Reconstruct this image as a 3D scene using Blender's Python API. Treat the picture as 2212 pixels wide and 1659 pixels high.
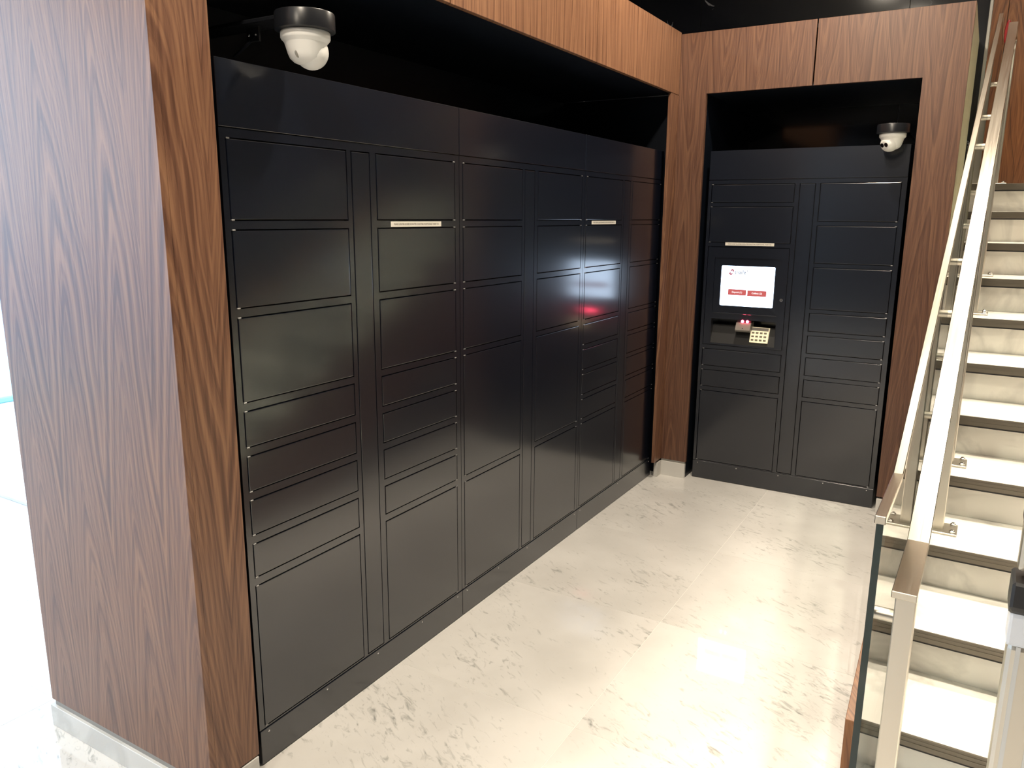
import bpy, bmesh, math, random
from mathutils import Vector, Matrix

random.seed(7)
for o in list(bpy.data.objects):
    bpy.data.objects.remove(o, do_unlink=True)
scene = bpy.context.scene
COL = scene.collection

# ------------------------------------------------------------------ camera
CAM = Vector((1.5901, -1.2949, 1.527))
YAW, PITCH, ROLL, FPX = 0.5385, 0.2122, 0.0072, 1680.97
cy_, sy_, cp_, sp_ = math.cos(YAW), math.sin(YAW), math.cos(PITCH), math.sin(PITCH)
fwd = Vector((-sy_ * cp_, cy_ * cp_, -sp_))
rgt0 = Vector((cy_, sy_, 0))
up0 = rgt0.cross(fwd)
rgt = rgt0 * math.cos(ROLL) + up0 * math.sin(ROLL)
upv = -rgt0 * math.sin(ROLL) + up0 * math.cos(ROLL)
cam_data = bpy.data.cameras.new('camera')
cam_data.sensor_fit = 'HORIZONTAL'
cam_data.sensor_width = 36.0
cam_data.lens = FPX / 2212 * 36.0
cam_data.clip_start = 0.05
cam_data.clip_end = 200
cam = bpy.data.objects.new('camera', cam_data)
COL.objects.link(cam)
m3 = Matrix((rgt, upv, -fwd)).transposed()
cam.matrix_world = Matrix.Translation(CAM) @ m3.to_4x4()
scene.camera = cam

# ------------------------------------------------------------------ colour, world, big lights
scene.view_settings.view_transform = 'Standard'
scene.view_settings.look = 'None'
scene.view_settings.gamma = 1.0
scene.view_settings.use_curve_mapping = False
scene.view_settings.exposure = 0.0

world = bpy.data.worlds.new('world')
scene.world = world
world.use_nodes = True
wn = world.node_tree.nodes
wn['Background'].inputs[0].default_value = (0.62, 0.80, 1.0, 1)
wn['Background'].inputs[1].default_value = 6.5

WARM = (1.0, 0.87, 0.70)
HALL_W = 43.0
STAIR_W = 18.0
TREAD_W = 18.0


def area_light(name, loc, size, power, color, size_y=None, shape='DISK'):
    ld = bpy.data.lights.new(name, 'AREA')
    ld.shape = shape
    ld.size = size
    if size_y:
        ld.size_y = size_y
    ld.energy = power
    ld.color = color
    lo = bpy.data.objects.new(name, ld)
    lo.location = loc
    COL.objects.link(lo)
    return lo


HALL_LAMPS = [(0.80, -2.6), (0.80, -1.0), (0.80, 0.75), (0.72, 2.32), (-1.6, -1.8), (-1.6, -3.4)]
STAIR_LAMPS = [(1.65, -0.85), (1.65, 0.70), (1.65, 2.25), (1.65, 3.80)]
TREAD_LAMPS = [(2.30, 0.55), (2.30, 1.75), (2.30, 2.95), (2.30, 4.15)]
for (x, y) in HALL_LAMPS:
    area_light('hall_lamp_light', (x, y, 3.285), 0.13, HALL_W, WARM)
for (x, y) in STAIR_LAMPS:
    area_light('stair_lamp_light', (x, y, 4.555), 0.16, STAIR_W, WARM)
for (x, y) in TREAD_LAMPS:
    area_light('tread_lamp_light', (x, y, 4.555), 0.16, TREAD_W, WARM).data.spread = math.radians(46)

# ------------------------------------------------------------------ materials
MATS = {}


def new_mat(name):
    m = bpy.data.materials.new(name)
    m.use_nodes = True
    nt = m.node_tree
    b = nt.nodes['Principled BSDF']
    MATS[name] = m
    return m, nt, b


def simple(name, col, rough=0.5, metal=0.0, spec=0.5, bump=0.0, bscale=400.0, emit=None, estr=0.0):
    m, nt, b = new_mat(name)
    b.inputs['Base Color'].default_value = (*col, 1)
    b.inputs['Roughness'].default_value = rough
    b.inputs['Metallic'].default_value = metal
    b.inputs['Specular IOR Level'].default_value = spec
    if emit:
        b.inputs['Emission Color'].default_value = (*emit, 1)
        b.inputs['Emission Strength'].default_value = estr
    if bump > 0:
        geo = nt.nodes.new('ShaderNodeNewGeometry')
        n = nt.nodes.new('ShaderNodeTexNoise')
        n.inputs['Scale'].default_value = bscale
        n.inputs['Detail'].default_value = 2
        nt.links.new(geo.outputs['Position'], n.inputs['Vector'])
        bp = nt.nodes.new('ShaderNodeBump')
        bp.inputs['Strength'].default_value = bump
        bp.inputs['Distance'].default_value = 0.002
        nt.links.new(n.outputs['Fac'], bp.inputs['Height'])
        nt.links.new(bp.outputs['Normal'], b.inputs['Normal'])
    return m


def math_node(nt, op, a=None, b=None, va=0.0, vb=0.0):
    n = nt.nodes.new('ShaderNodeMath')
    n.operation = op
    if a is not None:
        nt.links.new(a, n.inputs[0])
    else:
        n.inputs[0].default_value = va
    if b is not None:
        nt.links.new(b, n.inputs[1])
    else:
        n.inputs[1].default_value = vb
    return n.outputs[0]


def ramp(nt, fac, stops):
    r = nt.nodes.new('ShaderNodeValToRGB')
    el = r.color_ramp.elements
    while len(el) < len(stops):
        el.new(0.5)
    for e, (p, c) in zip(el, stops):
        e.position = p
        e.color = (*c, 1)
    nt.links.new(fac, r.inputs[0])
    return r.outputs[0]


def wood(name, sign=1.0, period=0.23, phase=0.0, arch=7.0, zfac=1.1, wobble=0.45, mirror=None, dark=(0.095, 0.042, 0.026),
         mid=(0.158, 0.074, 0.044), light=(0.265, 0.135, 0.074), rough=0.36, freq=7.5):
    """walnut veneer, vertical grain, repeating cathedral figure (leaf after leaf of veneer)"""
    m, nt, b = new_mat(name)
    geo = nt.nodes.new('ShaderNodeNewGeometry')
    sep = nt.nodes.new('ShaderNodeSeparateXYZ')
    nt.links.new(geo.outputs['Position'], sep.inputs[0])
    u = math_node(nt, 'ADD', sep.outputs[0], sep.outputs[1])
    u = math_node(nt, 'ADD', u, None, vb=phase)
    # wobble of the leaf
    wob = nt.nodes.new('ShaderNodeTexNoise')
    wob.noise_dimensions = '2D'
    cmb = nt.nodes.new('ShaderNodeCombineXYZ')
    nt.links.new(math_node(nt, 'MULTIPLY', u, None, vb=2.2), cmb.inputs[0])
    nt.links.new(math_node(nt, 'MULTIPLY', sep.outputs[2], None, vb=0.9), cmb.inputs[1])
    nt.links.new(cmb.outputs[0], wob.inputs['Vector'])
    wob.inputs['Scale'].default_value = 1.0
    wob.inputs['Detail'].default_value = 2.0
    uw = math_node(nt, 'ADD', u, math_node(nt, 'MULTIPLY', math_node(nt, 'SUBTRACT', wob.outputs['Fac'], None, vb=0.5), None, vb=0.10))
    q = math_node(nt, 'FRACT', math_node(nt, 'DIVIDE', uw, None, vb=period))
    w = math_node(nt, 'ABSOLUTE', math_node(nt, 'SUBTRACT', q, None, vb=0.5))
    w2 = math_node(nt, 'POWER', w, None, vb=1.35)
    zc_ = sep.outputs[2]
    if mirror is not None:
        zc_ = math_node(nt, 'ABSOLUTE', math_node(nt, 'SUBTRACT', zc_, None, vb=mirror))
    zz = math_node(nt, 'MULTIPLY', zc_, None, vb=zfac * sign)
    g = math_node(nt, 'ADD', math_node(nt, 'MULTIPLY', w2, None, vb=arch * 0.30), zz)
    g = math_node(nt, 'ADD', g, math_node(nt, 'MULTIPLY', wob.outputs['Fac'], None, vb=wobble))
    n1 = nt.nodes.new('ShaderNodeTexNoise')
    n1.noise_dimensions = '1D'
    nt.links.new(math_node(nt, 'MULTIPLY', g, None, vb=freq), n1.inputs['W'])
    n1.inputs['Scale'].default_value = 1.0
    n1.inputs['Detail'].default_value = 5.0
    n1.inputs['Roughness'].default_value = 0.62
    # fine straight fibres
    n2 = nt.nodes.new('ShaderNodeTexNoise')
    n2.noise_dimensions = '2D'
    cm2 = nt.nodes.new('ShaderNodeCombineXYZ')
    nt.links.new(math_node(nt, 'MULTIPLY', u, None, vb=130.0), cm2.inputs[0])
    nt.links.new(math_node(nt, 'MULTIPLY', sep.outputs[2], None, vb=3.0), cm2.inputs[1])
    nt.links.new(cm2.outputs[0], n2.inputs['Vector'])
    n2.inputs['Scale'].default_value = 1.0
    n2.inputs['Detail'].default_value = 3.0
    f = math_node(nt, 'ADD', math_node(nt, 'MULTIPLY', n1.outputs['Fac'], None, vb=0.64),
                  math_node(nt, 'MULTIPLY', n2.outputs['Fac'], None, vb=0.36))
    c = ramp(nt, f, [(0.355, dark), (0.47, mid), (0.55, tuple(0.5 * (a + d) for a, d in zip(mid, light))), (0.66, light)])
    nt.links.new(c, b.inputs['Base Color'])
    b.inputs['Roughness'].default_value = rough
    b.inputs['Specular IOR Level'].default_value = 0.5
    bp = nt.nodes.new('ShaderNodeBump')
    bp.inputs['Strength'].default_value = 0.10
    bp.inputs['Distance'].default_value = 0.001
    nt.links.new(n2.outputs['Fac'], bp.inputs['Height'])
    nt.links.new(bp.outputs['Normal'], b.inputs['Normal'])
    return m


def marble_floor(name):
    m, nt, b = new_mat(name)
    geo = nt.nodes.new('ShaderNodeNewGeometry')
    inf = nt.nodes.new('ShaderNodeObjectInfo')
    mp = nt.nodes.new('ShaderNodeMapping')
    mp.inputs['Rotation'].default_value = (0, 0, math.radians(28))
    add = nt.nodes.new('ShaderNodeVectorMath')
    add.operation = 'MULTIPLY_ADD'
    nt.links.new(inf.outputs['Random'], add.inputs[0])
    add.inputs[1].default_value = (17.0, 29.0, 5.0)
    nt.links.new(geo.outputs['Position'], add.inputs[2])
    nt.links.new(add.outputs[0], mp.inputs['Vector'])
    # short dark dashes
    sc = nt.nodes.new('ShaderNodeMapping')
    sc.inputs['Scale'].default_value = (15.0, 40.0, 10.0)
    nt.links.new(mp.outputs[0], sc.inputs['Vector'])
    n1 = nt.nodes.new('ShaderNodeTexNoise')
    n1.inputs['Scale'].default_value = 1.0
    n1.inputs['Detail'].default_value = 6.0
    n1.inputs['Roughness'].default_value = 0.60
    n1.inputs['Distortion'].default_value = 0.9
    nt.links.new(sc.outputs[0], n1.inputs['Vector'])
    # patches where the dashes gather
    n2 = nt.nodes.new('ShaderNodeTexNoise')
    n2.inputs['Scale'].default_value = 2.2
    n2.inputs['Detail'].default_value = 3.0
    nt.links.new(mp.outputs[0], n2.inputs['Vector'])
    dash = math_node(nt, 'ADD', n1.outputs['Fac'], math_node(nt, 'MULTIPLY', math_node(nt, 'SUBTRACT', n2.outputs['Fac'], None, vb=0.5), None, vb=0.42))
    sc3 = nt.nodes.new('ShaderNodeMapping')
    sc3.inputs['Scale'].default_value = (26.0, 70.0, 10.0)
    sc3.inputs['Rotation'].default_value = (0, 0, math.radians(12))
    nt.links.new(mp.outputs[0], sc3.inputs['Vector'])
    n3 = nt.nodes.new('ShaderNodeTexNoise')
    n3.inputs['Scale'].default_value = 1.0
    n3.inputs['Detail'].default_value = 4.0
    n3.inputs['Distortion'].default_value = 0.8
    nt.links.new(sc3.outputs[0], n3.inputs['Vector'])
    fine = math_node(nt, 'ADD', n3.outputs['Fac'], math_node(nt, 'MULTIPLY', math_node(nt, 'SUBTRACT', n2.outputs['Fac'], None, vb=0.5), None, vb=0.30))
    fine = math_node(nt, 'SUBTRACT', fine, None, vb=0.055)
    dash = math_node(nt, 'MAXIMUM', dash, fine)
    k = ramp(nt, dash, [(0.585, (0, 0, 0)), (0.66, (0.30, 0.30, 0.30)), (0.80, (1, 1, 1))])
    cloud = nt.nodes.new('ShaderNodeTexNoise')
    cloud.inputs['Scale'].default_value = 3.0
    cloud.inputs['Detail'].default_value = 4.0
    nt.links.new(mp.outputs[0], cloud.inputs['Vector'])
    base = ramp(nt, cloud.outputs['Fac'], [(0.3, (0.63, 0.615, 0.585)), (0.65, (0.725, 0.71, 0.68))])
    mix = nt.nodes.new('ShaderNodeMix')
    mix.data_type = 'RGBA'
    nt.links.new(k, mix.inputs['Factor'])
    nt.links.new(base, mix.inputs['A'])
    mix.inputs['B'].default_value = (0.27, 0.275, 0.26, 1)
    nt.links.new(mix.outputs['Result'], b.inputs['Base Color'])
    b.inputs['Roughness'].default_value = 0.025
    b.inputs['Specular IOR Level'].default_value = 0.5
    return m


def marble_white(name, rough=0.16, base=(0.74, 0.71, 0.65), vein=(0.42, 0.40, 0.36), scale=1.6, amt=0.35):
    m, nt, b = new_mat(name)
    geo = nt.nodes.new('ShaderNodeNewGeometry')
    inf = nt.nodes.new('ShaderNodeObjectInfo')
    add = nt.nodes.new('ShaderNodeVectorMath')
    add.operation = 'MULTIPLY_ADD'
    nt.links.new(inf.outputs['Random'], add.inputs[0])
    add.inputs[1].default_value = (13.0, 7.0, 3.0)
    nt.links.new(geo.outputs['Position'], add.inputs[2])
    n = nt.nodes.new('ShaderNodeTexNoise')
    n.inputs['Scale'].default_value = scale
    n.inputs['Detail'].default_value = 7.0
    n.inputs['Distortion'].default_value = 1.5
    nt.links.new(add.outputs[0], n.inputs['Vector'])
    d = math_node(nt, 'ABSOLUTE', math_node(nt, 'SUBTRACT', n.outputs['Fac'], None, vb=0.5))
    v = tuple(a * (1 - amt) + c * amt for a, c in zip(base, vein))
    c = ramp(nt, d, [(0.0, v), (0.012, tuple(0.85 * a for a in base)), (0.05, base)])
    nt.links.new(c, b.inputs['Base Color'])
    b.inputs['Roughness'].default_value = rough
    return m


def marble_black(name, rough=0.10):
    m, nt, b = new_mat(name)
    geo = nt.nodes.new('ShaderNodeNewGeometry')
    n = nt.nodes.new('ShaderNodeTexNoise')
    n.inputs['Scale'].default_value = 1.7
    n.inputs['Detail'].default_value = 5.0
    n.inputs['Roughness'].default_value = 0.55
    n.inputs['Distortion'].default_value = 1.0
    nt.links.new(geo.outputs['Position'], n.inputs['Vector'])
    d = math_node(nt, 'ABSOLUTE', math_node(nt, 'SUBTRACT', n.outputs['Fac'], None, vb=0.5))
    n2 = nt.nodes.new('ShaderNodeTexNoise')
    n2.inputs['Scale'].default_value = 3.0
    nt.links.new(geo.outputs['Position'], n2.inputs['Vector'])
    d2 = math_node(nt, 'ADD', d, math_node(nt, 'MULTIPLY', math_node(nt, 'GREATER_THAN', n2.outputs['Fac'], None, vb=0.44), None, vb=0.1))
    c = ramp(nt, d2, [(0.0, (0.22, 0.22, 0.24)), (0.0022, (0.03, 0.032, 0.038)), (0.006, (0.007, 0.008, 0.011))])
    nt.links.new(c, b.inputs['Base Color'])
    b.inputs['Roughness'].default_value = rough
    return m


def pane(name, tint=(0.93, 0.97, 0.95), ior=1.5):
    m = bpy.data.materials.new(name)
    m.use_nodes = True
    nt = m.node_tree
    nt.nodes.clear()
    out = nt.nodes.new('ShaderNodeOutputMaterial')
    tr = nt.nodes.new('ShaderNodeBsdfTransparent')
    tr.inputs[0].default_value = (*tint, 1)
    gl = nt.nodes.new('ShaderNodeBsdfGlossy')
    gl.inputs['Roughness'].default_value = 0.01
    lw = nt.nodes.new('ShaderNodeLayerWeight')       # facing = 1 - |cos|, the same on both faces of the pane
    lw.inputs['Blend'].default_value = 0.5
    f0 = ((ior - 1) / (ior + 1)) ** 2
    p5 = math_node(nt, 'POWER', lw.outputs['Facing'], None, vb=5.0)
    fr = math_node(nt, 'ADD', math_node(nt, 'MULTIPLY', p5, None, vb=1 - f0), None, vb=f0)
    mx = nt.nodes.new('ShaderNodeMixShader')
    nt.links.new(fr, mx.inputs[0])
    nt.links.new(tr.outputs[0], mx.inputs[1])
    nt.links.new(gl.outputs[0], mx.inputs[2])
    nt.links.new(mx.outputs[0], out.inputs[0])
    MATS[name] = m
    return m


def brushed(name, base, rough, axis, metal=1.0):
    m, nt, b = new_mat(name)
    b.inputs['Base Color'].default_value = (*base, 1)
    b.inputs['Metallic'].default_value = metal
    tc = nt.nodes.new('ShaderNodeTexCoord')
    mp = nt.nodes.new('ShaderNodeMapping')
    mp.inputs['Scale'].default_value = axis
    nt.links.new(tc.outputs['Object'], mp.inputs['Vector'])
    n = nt.nodes.new('ShaderNodeTexNoise')
    n.inputs['Scale'].default_value = 1.0
    n.inputs['Detail'].default_value = 3.0
    nt.links.new(mp.outputs[0], n.inputs['Vector'])
    r = nt.nodes.new('ShaderNodeMapRange')
    r.inputs['To Min'].default_value = rough - 0.06
    r.inputs['To Max'].default_value = rough + 0.08
    nt.links.new(n.outputs['Fac'], r.inputs['Value'])
    nt.links.new(r.outputs[0], b.inputs['Roughness'])
    return m


M_LOCK = simple('locker_black', (0.0040, 0.0063, 0.0135), rough=0.36, spec=0.28, bump=0.015, bscale=500)
_b = M_LOCK.node_tree.nodes['Principled BSDF']
_b.inputs['Coat Weight'].default_value = 1.0
_b.inputs['Coat IOR'].default_value = 1.70
_b.inputs['Coat Roughness'].default_value = 0.155
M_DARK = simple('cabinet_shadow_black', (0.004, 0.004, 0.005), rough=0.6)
M_ALC = simple('alcove_black', (0.0038, 0.0065, 0.0130), rough=0.42, spec=0.35)
M_WOOD_V = wood('walnut_straight', sign=-1.0, period=0.19, phase=0.06, zfac=0.15, wobble=0.25, arch=9.0, dark=(0.125, 0.055, 0.030), mid=(0.205, 0.098, 0.054), light=(0.32, 0.165, 0.088))
M_WOOD_K = wood('walnut_mirrored', sign=-1.0, period=0.172, phase=0.02, mirror=1.70, dark=(0.074, 0.034, 0.022), mid=(0.112, 0.053, 0.034), light=(0.175, 0.089, 0.051))
M_WOOD_A = wood('walnut_arch', sign=1.0, period=0.215, phase=0.035)
M_WOOD_STAIR = wood('walnut_stair_wall', sign=1.0, period=0.30, phase=0.1, dark=(0.10, 0.035, 0.014), mid=(0.19, 0.075, 0.028), light=(0.27, 0.115, 0.045))
M_PALE = wood('pale_edge', sign=1.0, period=0.4, dark=(0.52, 0.46, 0.30), mid=(0.66, 0.59, 0.41), light=(0.76, 0.70, 0.52), rough=0.35)
M_FLOOR = marble_floor('floor_marble')
M_GROUT = simple('grout', (0.86, 0.84, 0.79), rough=0.7, bump=0.1)
M_MARB = marble_white('stair_marble', base=(0.86, 0.83, 0.765))
M_BASE = marble_white('baseboard_marble', rough=0.2, base=(0.66, 0.65, 0.62))
M_BLACKM = marble_black('black_marble')
M_STEEL = brushed('brushed_steel', (0.66, 0.61, 0.53), 0.22, (300, 4, 4))
M_STEELP = brushed('brushed_steel_post', (0.64, 0.60, 0.53), 0.34, (300, 300, 3))
M_CHROME = simple('chrome', (0.75, 0.75, 0.75), rough=0.18, metal=1.0)
M_PIN = simple('pin_metal', (0.30, 0.30, 0.30), rough=0.45, metal=0.8)
M_NOSE = brushed('nosing_bronze', (0.155, 0.135, 0.11), 0.42, (3, 300, 300), metal=0.6)
M_GLASS = pane('balustrade_glass', (0.90, 0.955, 0.93))
M_GEDGE = simple('glass_edge_green', (0.006, 0.020, 0.020), rough=0.08, spec=0.6)
M_WIN = pane('window_glass', (0.97, 0.985, 1.0))
M_ALU = simple('aluminium', (0.62, 0.64, 0.66), rough=0.35, metal=1.0)
M_TRIM = simple('trim_grey', (0.30, 0.29, 0.265), rough=0.4, metal=0.3)
M_PLASTER = simple('plaster_white', (0.72, 0.70, 0.66), rough=0.8, bump=0.05, bscale=60)
M_CEIL = simple('ceiling_paint', (0.62, 0.60, 0.56), rough=0.85)
M_CAMW = simple('camera_white', (0.86, 0.85, 0.82), rough=0.32)
M_CAMB = simple('camera_black', (0.010, 0.011, 0.014), rough=0.30)
M_LENS = simple('lens_black', (0.004, 0.004, 0.005), rough=0.06, spec=0.9)
M_PAPER = simple('sticker_paper', (0.78, 0.74, 0.66), rough=0.55)
M_INK = simple('sticker_ink', (0.10, 0.085, 0.07), rough=0.6)
M_SCREEN = simple('screen_white', (0.02, 0.02, 0.02), rough=0.1, emit=(0.62, 0.78, 1.0), estr=5.0)
M_RED = simple('screen_red', (0.02, 0.0, 0.0), rough=0.3, emit=(0.62, 0.13, 0.12), estr=1.0)
M_MAROON = simple('screen_maroon', (0.02, 0.0, 0.0), rough=0.3, emit=(0.40, 0.045, 0.075), estr=1.0)
M_GREY = simple('screen_grey', (0.01, 0.01, 0.01), rough=0.3, emit=(0.19, 0.18, 0.21), estr=1.0)
M_PALEG = simple('screen_pale_grey', (0.01, 0.01, 0.01), rough=0.3, emit=(0.62, 0.64, 0.68), estr=1.0)
M_FAINTG = simple('screen_faint_grey', (0.01, 0.01, 0.01), rough=0.3, emit=(0.86, 0.88, 0.92), estr=1.0)
M_WTXT = simple('screen_white_text', (0.01, 0.01, 0.01), rough=0.3, emit=(1, 1, 1), estr=1.4)
M_LED = simple('red_led', (0.2, 0, 0), rough=0.2, emit=(1.0, 0.05, 0.12), estr=90.0)
M_KEYPAD = simple('keypad_backlit', (0.55, 0.48, 0.33), rough=0.4, emit=(1.0, 0.84, 0.52), estr=0.75)
M_KEY = simple('key_metal', (0.42, 0.38, 0.30), rough=0.35, metal=0.7)
M_SCAN = simple('scanner_metal', (0.20, 0.185, 0.165), rough=0.35, metal=0.5)
M_REDF = simple('red_plastic', (0.35, 0.015, 0.02), rough=0.35)
M_BLKP = simple('black_plastic', (0.010, 0.010, 0.011), rough=0.42)
M_SLEEVE = simple('white_sleeve', (0.62, 0.64, 0.68), rough=0.25)
M_LAMP = simple('lamp_diffuser', (0.8, 0.8, 0.8), rough=0.5, emit=WARM, estr=14.0)
M_GROUND = simple('pavement', (0.74, 0.74, 0.74), rough=0.8, bump=0.1, bscale=20)
M_ROAD = simple('road_pale', (0.34, 0.42, 0.55), rough=0.8)
M_KERB = simple('kerb_paint', (0.30, 0.66, 0.68), rough=0.7)


# ------------------------------------------------------------------ geometry helpers
def box(bm, x0, x1, y0, y1, z0, z1):
    vs = [bm.verts.new((x, y, z)) for z in (z0, z1) for y in (y0, y1) for x in (x0, x1)]
    for f in ((0, 2, 3, 1), (4, 5, 7, 6), (0, 1, 5, 4), (2, 6, 7, 3), (0, 4, 6, 2), (1, 3, 7, 5)):
        bm.faces.new([vs[i] for i in f])
    return vs


def bevel(bm, w, seg=1):
    bmesh.ops.bevel(bm, geom=list(bm.edges), offset=w, segments=seg, affect='EDGES', profile=0.6)


def mesh(name, bm, mats, smooth=False):
    bmesh.ops.recalc_face_normals(bm, faces=list(bm.faces))
    me = bpy.data.meshes.new(name)
    bm.to_mesh(me)
    bm.free()
    for m in (mats if isinstance(mats, (list, tuple)) else [mats]):
        me.materials.append(m)
    if smooth:
        for p in me.polygons:
            p.use_smooth = True
        me.set_sharp_from_angle(angle=math.radians(38))
    return me


def link(name, me, parent=None, loc=None):
    o = bpy.data.objects.new(name, me)
    COL.objects.link(o)
    if parent:
        o.parent = parent
    if loc:
        o.location = loc
    return o


def obox(name, b, mat, parent=None, bev=0.0, seg=1):
    bm = bmesh.new()
    box(bm, *b)
    if bev:
        bevel(bm, bev, seg)
    return link(name, mesh(name, bm, mat), parent)


def boxes(name, bs, mat, parent=None, bev=0.0):
    bm = bmesh.new()
    for b in bs:
        box(bm, *b)
    if bev:
        bevel(bm, bev)
    return link(name, mesh(name, bm, mat), parent)


def empty(name, loc=(0, 0, 0), rz=0.0):
    o = bpy.data.objects.new(name, None)
    o.empty_display_size = 0.1
    o.location = loc
    o.rotation_euler = (0, 0, rz)
    COL.objects.link(o)
    return o


def tag(o, label, cat, group=None):
    o['label'] = label
    o['category'] = cat
    if group:
        o['group'] = group
    return o


def struct(o, label=None):
    o['kind'] = 'structure'
    if label:
        o['label'] = label
    return o


def copy_tree(o, parent=None):
    c = o.copy()
    COL.objects.link(c)
    if parent:
        c.parent = parent
    for ch in list(o.children):
        copy_tree(ch, c)
    return c


def lathe(bm, prof, seg=40, center=(0, 0), cap=True):
    """profile of (r, z) from bottom to top around a vertical axis"""
    rings = []
    for r, z in prof:
        if r < 1e-6:
            rings.append([bm.verts.new((center[0], center[1], z))])
        else:
            rings.append([bm.verts.new((center[0] + r * math.cos(2 * math.pi * i / seg), center[1] + r * math.sin(2 * math.pi * i / seg), z)) for i in range(seg)])
    for a, b in zip(rings, rings[1:]):
        for i in range(seg):
            j = (i + 1) % seg
            if len(a) == 1 and len(b) == 1:
                continue
            if len(a) == 1:
                bm.faces.new((a[0], b[i], b[j]))
            elif len(b) == 1:
                bm.faces.new((a[i], a[j], b[0]))
            else:
                bm.faces.new((a[i], a[j], b[j], b[i]))
    if cap:
        if len(rings[0]) > 1:
            bm.faces.new(rings[0])
        if len(rings[-1]) > 1:
            bm.faces.new(rings[-1])


def cyl(bm, p0, p1, r, seg=16):
    p0, p1 = Vector(p0), Vector(p1)
    d = (p1 - p0)
    q = d.to_track_quat('Z', 'Y').to_matrix().to_4x4()
    bmesh.ops.create_cone(bm, cap_ends=True, segments=seg, radius1=r, radius2=r, depth=d.length,
                          matrix=Matrix.Translation((p0 + p1) / 2) @ q)


def prism(bm, poly, x0, x1):
    """polygon in (y, z), extruded along x; returns (front cap, back cap, sides)"""
    a = [bm.verts.new((x0, y, z)) for y, z in poly]
    b = [bm.verts.new((x1, y, z)) for y, z in poly]
    fs = [bm.faces.new(a), bm.faces.new(b)]
    sides = []
    n = len(poly)
    for i in range(n):
        sides.append(bm.faces.new((a[i], a[(i + 1) % n], b[(i + 1) % n], b[i])))
    return fs, sides


def text_mesh(name, s, mat, width, height=None, bold=0.0):
    """text as a flat mesh in local x (right) and z (up), lower-left at 0,0, scaled to width x height"""
    cu = bpy.data.curves.new('tmp_text', 'FONT')
    cu.body = s
    cu.resolution_u = 3
    cu.offset = bold
    o = bpy.data.objects.new('tmp_text', cu)
    COL.objects.link(o)
    dg = bpy.context.evaluated_depsgraph_get()
    dg.update()
    me = bpy.data.meshes.new_from_object(o.evaluated_get(dg))
    bpy.data.objects.remove(o, do_unlink=True)
    bpy.data.curves.remove(cu)
    xs = [v.co.x for v in me.vertices]
    ys = [v.co.y for v in me.vertices]
    sx = width / (max(xs) - min(xs))
    sz = height / (max(ys) - min(ys)) if height else sx
    mx, my = min(xs), min(ys)
    for v in me.vertices:
        v.co = Vector(((v.co.x - mx) * sx, 0, (v.co.y - my) * sz))
    me.materials.clear()
    me.materials.append(mat)
    me.name = name
    return me


# ------------------------------------------------------------------ room shell
# floor: large square marble slabs with hair-thin pale joints
TS, JX, JY = 0.746, 0.680, 0.614
floor = struct(obox('floor', (-4.2, 3.4, -4.6, 5.5, -0.06, -0.0009), M_GROUT))
bm = bmesh.new()
box(bm, 0.0007, TS - 0.0007, 0.0007, TS - 0.0007, -0.02, 0.0)
bevel(bm, 0.0003)
tile_me = mesh('tile', bm, M_FLOOR)
for i in range(-6, 3):
    for j in range(-6, 5):
        x, y = JX + i * TS, JY + j * TS
        if x > 1.9 or y > 3.98:
            continue
        link('tile', tile_me, floor, (x, y, 0))

# black marble back wall, slab by slab
wall_back = struct(obox('wall_back', (-0.90, 1.46, 4.012, 4.10, 0, 3.3), M_TRIM))
for a, b_ in ((-0.90, -0.166), (-0.163, 1.062), (1.065, 1.462)):
    obox('slab', (a, b_, 4.0, 4.014, 0.0, 3.3), M_BLACKM, wall_back, bev=0.0012)
trim_1 = struct(obox('trim_1', (1.462, 1.478, 3.985, 4.10, 0, 4.6), M_TRIM, bev=0.002), 'pale grey metal edge trim on the end of the black marble wall')
# wall behind the locker bank
wall_left = struct(obox('wall_left', (-0.76, -0.692, -0.10, 4.0, 0, 3.3), M_DARK))
for a, b_ in ((-0.10, 1.128), (1.131, 2.357), (2.360, 3.998)):
    obox('slab', (-0.694, -0.682, a, b_, 0.0, 3.3), M_BLACKM, wall_left, bev=0.0012)
# walls behind and beside the camera, ceilings
struct(obox('wall_rear', (-4.2, 3.4, -4.7, -4.6, 0, 4.6), M_BLACKM))
struct(obox('wall_right', (3.3, 3.4, -4.6, 5.5, 0, 4.6), M_BLACKM))
wall_stair = struct(obox('wall_stair', (1.48, 3.3, 5.115, 5.2, 0, 4.6), M_DARK))
for a, b_ in ((1.30, 1.543), (1.546, 2.40), (2.403, 3.3)):
    obox('panel', (max(a, 1.36), b_, 5.10, 5.118, 0.0, 4.6), M_WOOD_STAIR, wall_stair, bev=0.001)
struct(obox('wall_landing', (1.28, 1.40, 4.10, 5.1, 0, 4.6), M_PLASTER))
ceiling = struct(obox('ceiling', (-4.2, 1.385, -4.6, 4.1, 3.3, 3.45), M_CEIL))
struct(obox('ceiling_void', (1.285, 3.4, -4.6, 5.5, 4.6, 4.7), M_CEIL))
struct(obox('wall_void', (1.285, 1.385, -4.6, 4.1, 3.45, 4.6), M_PLASTER))

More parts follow.
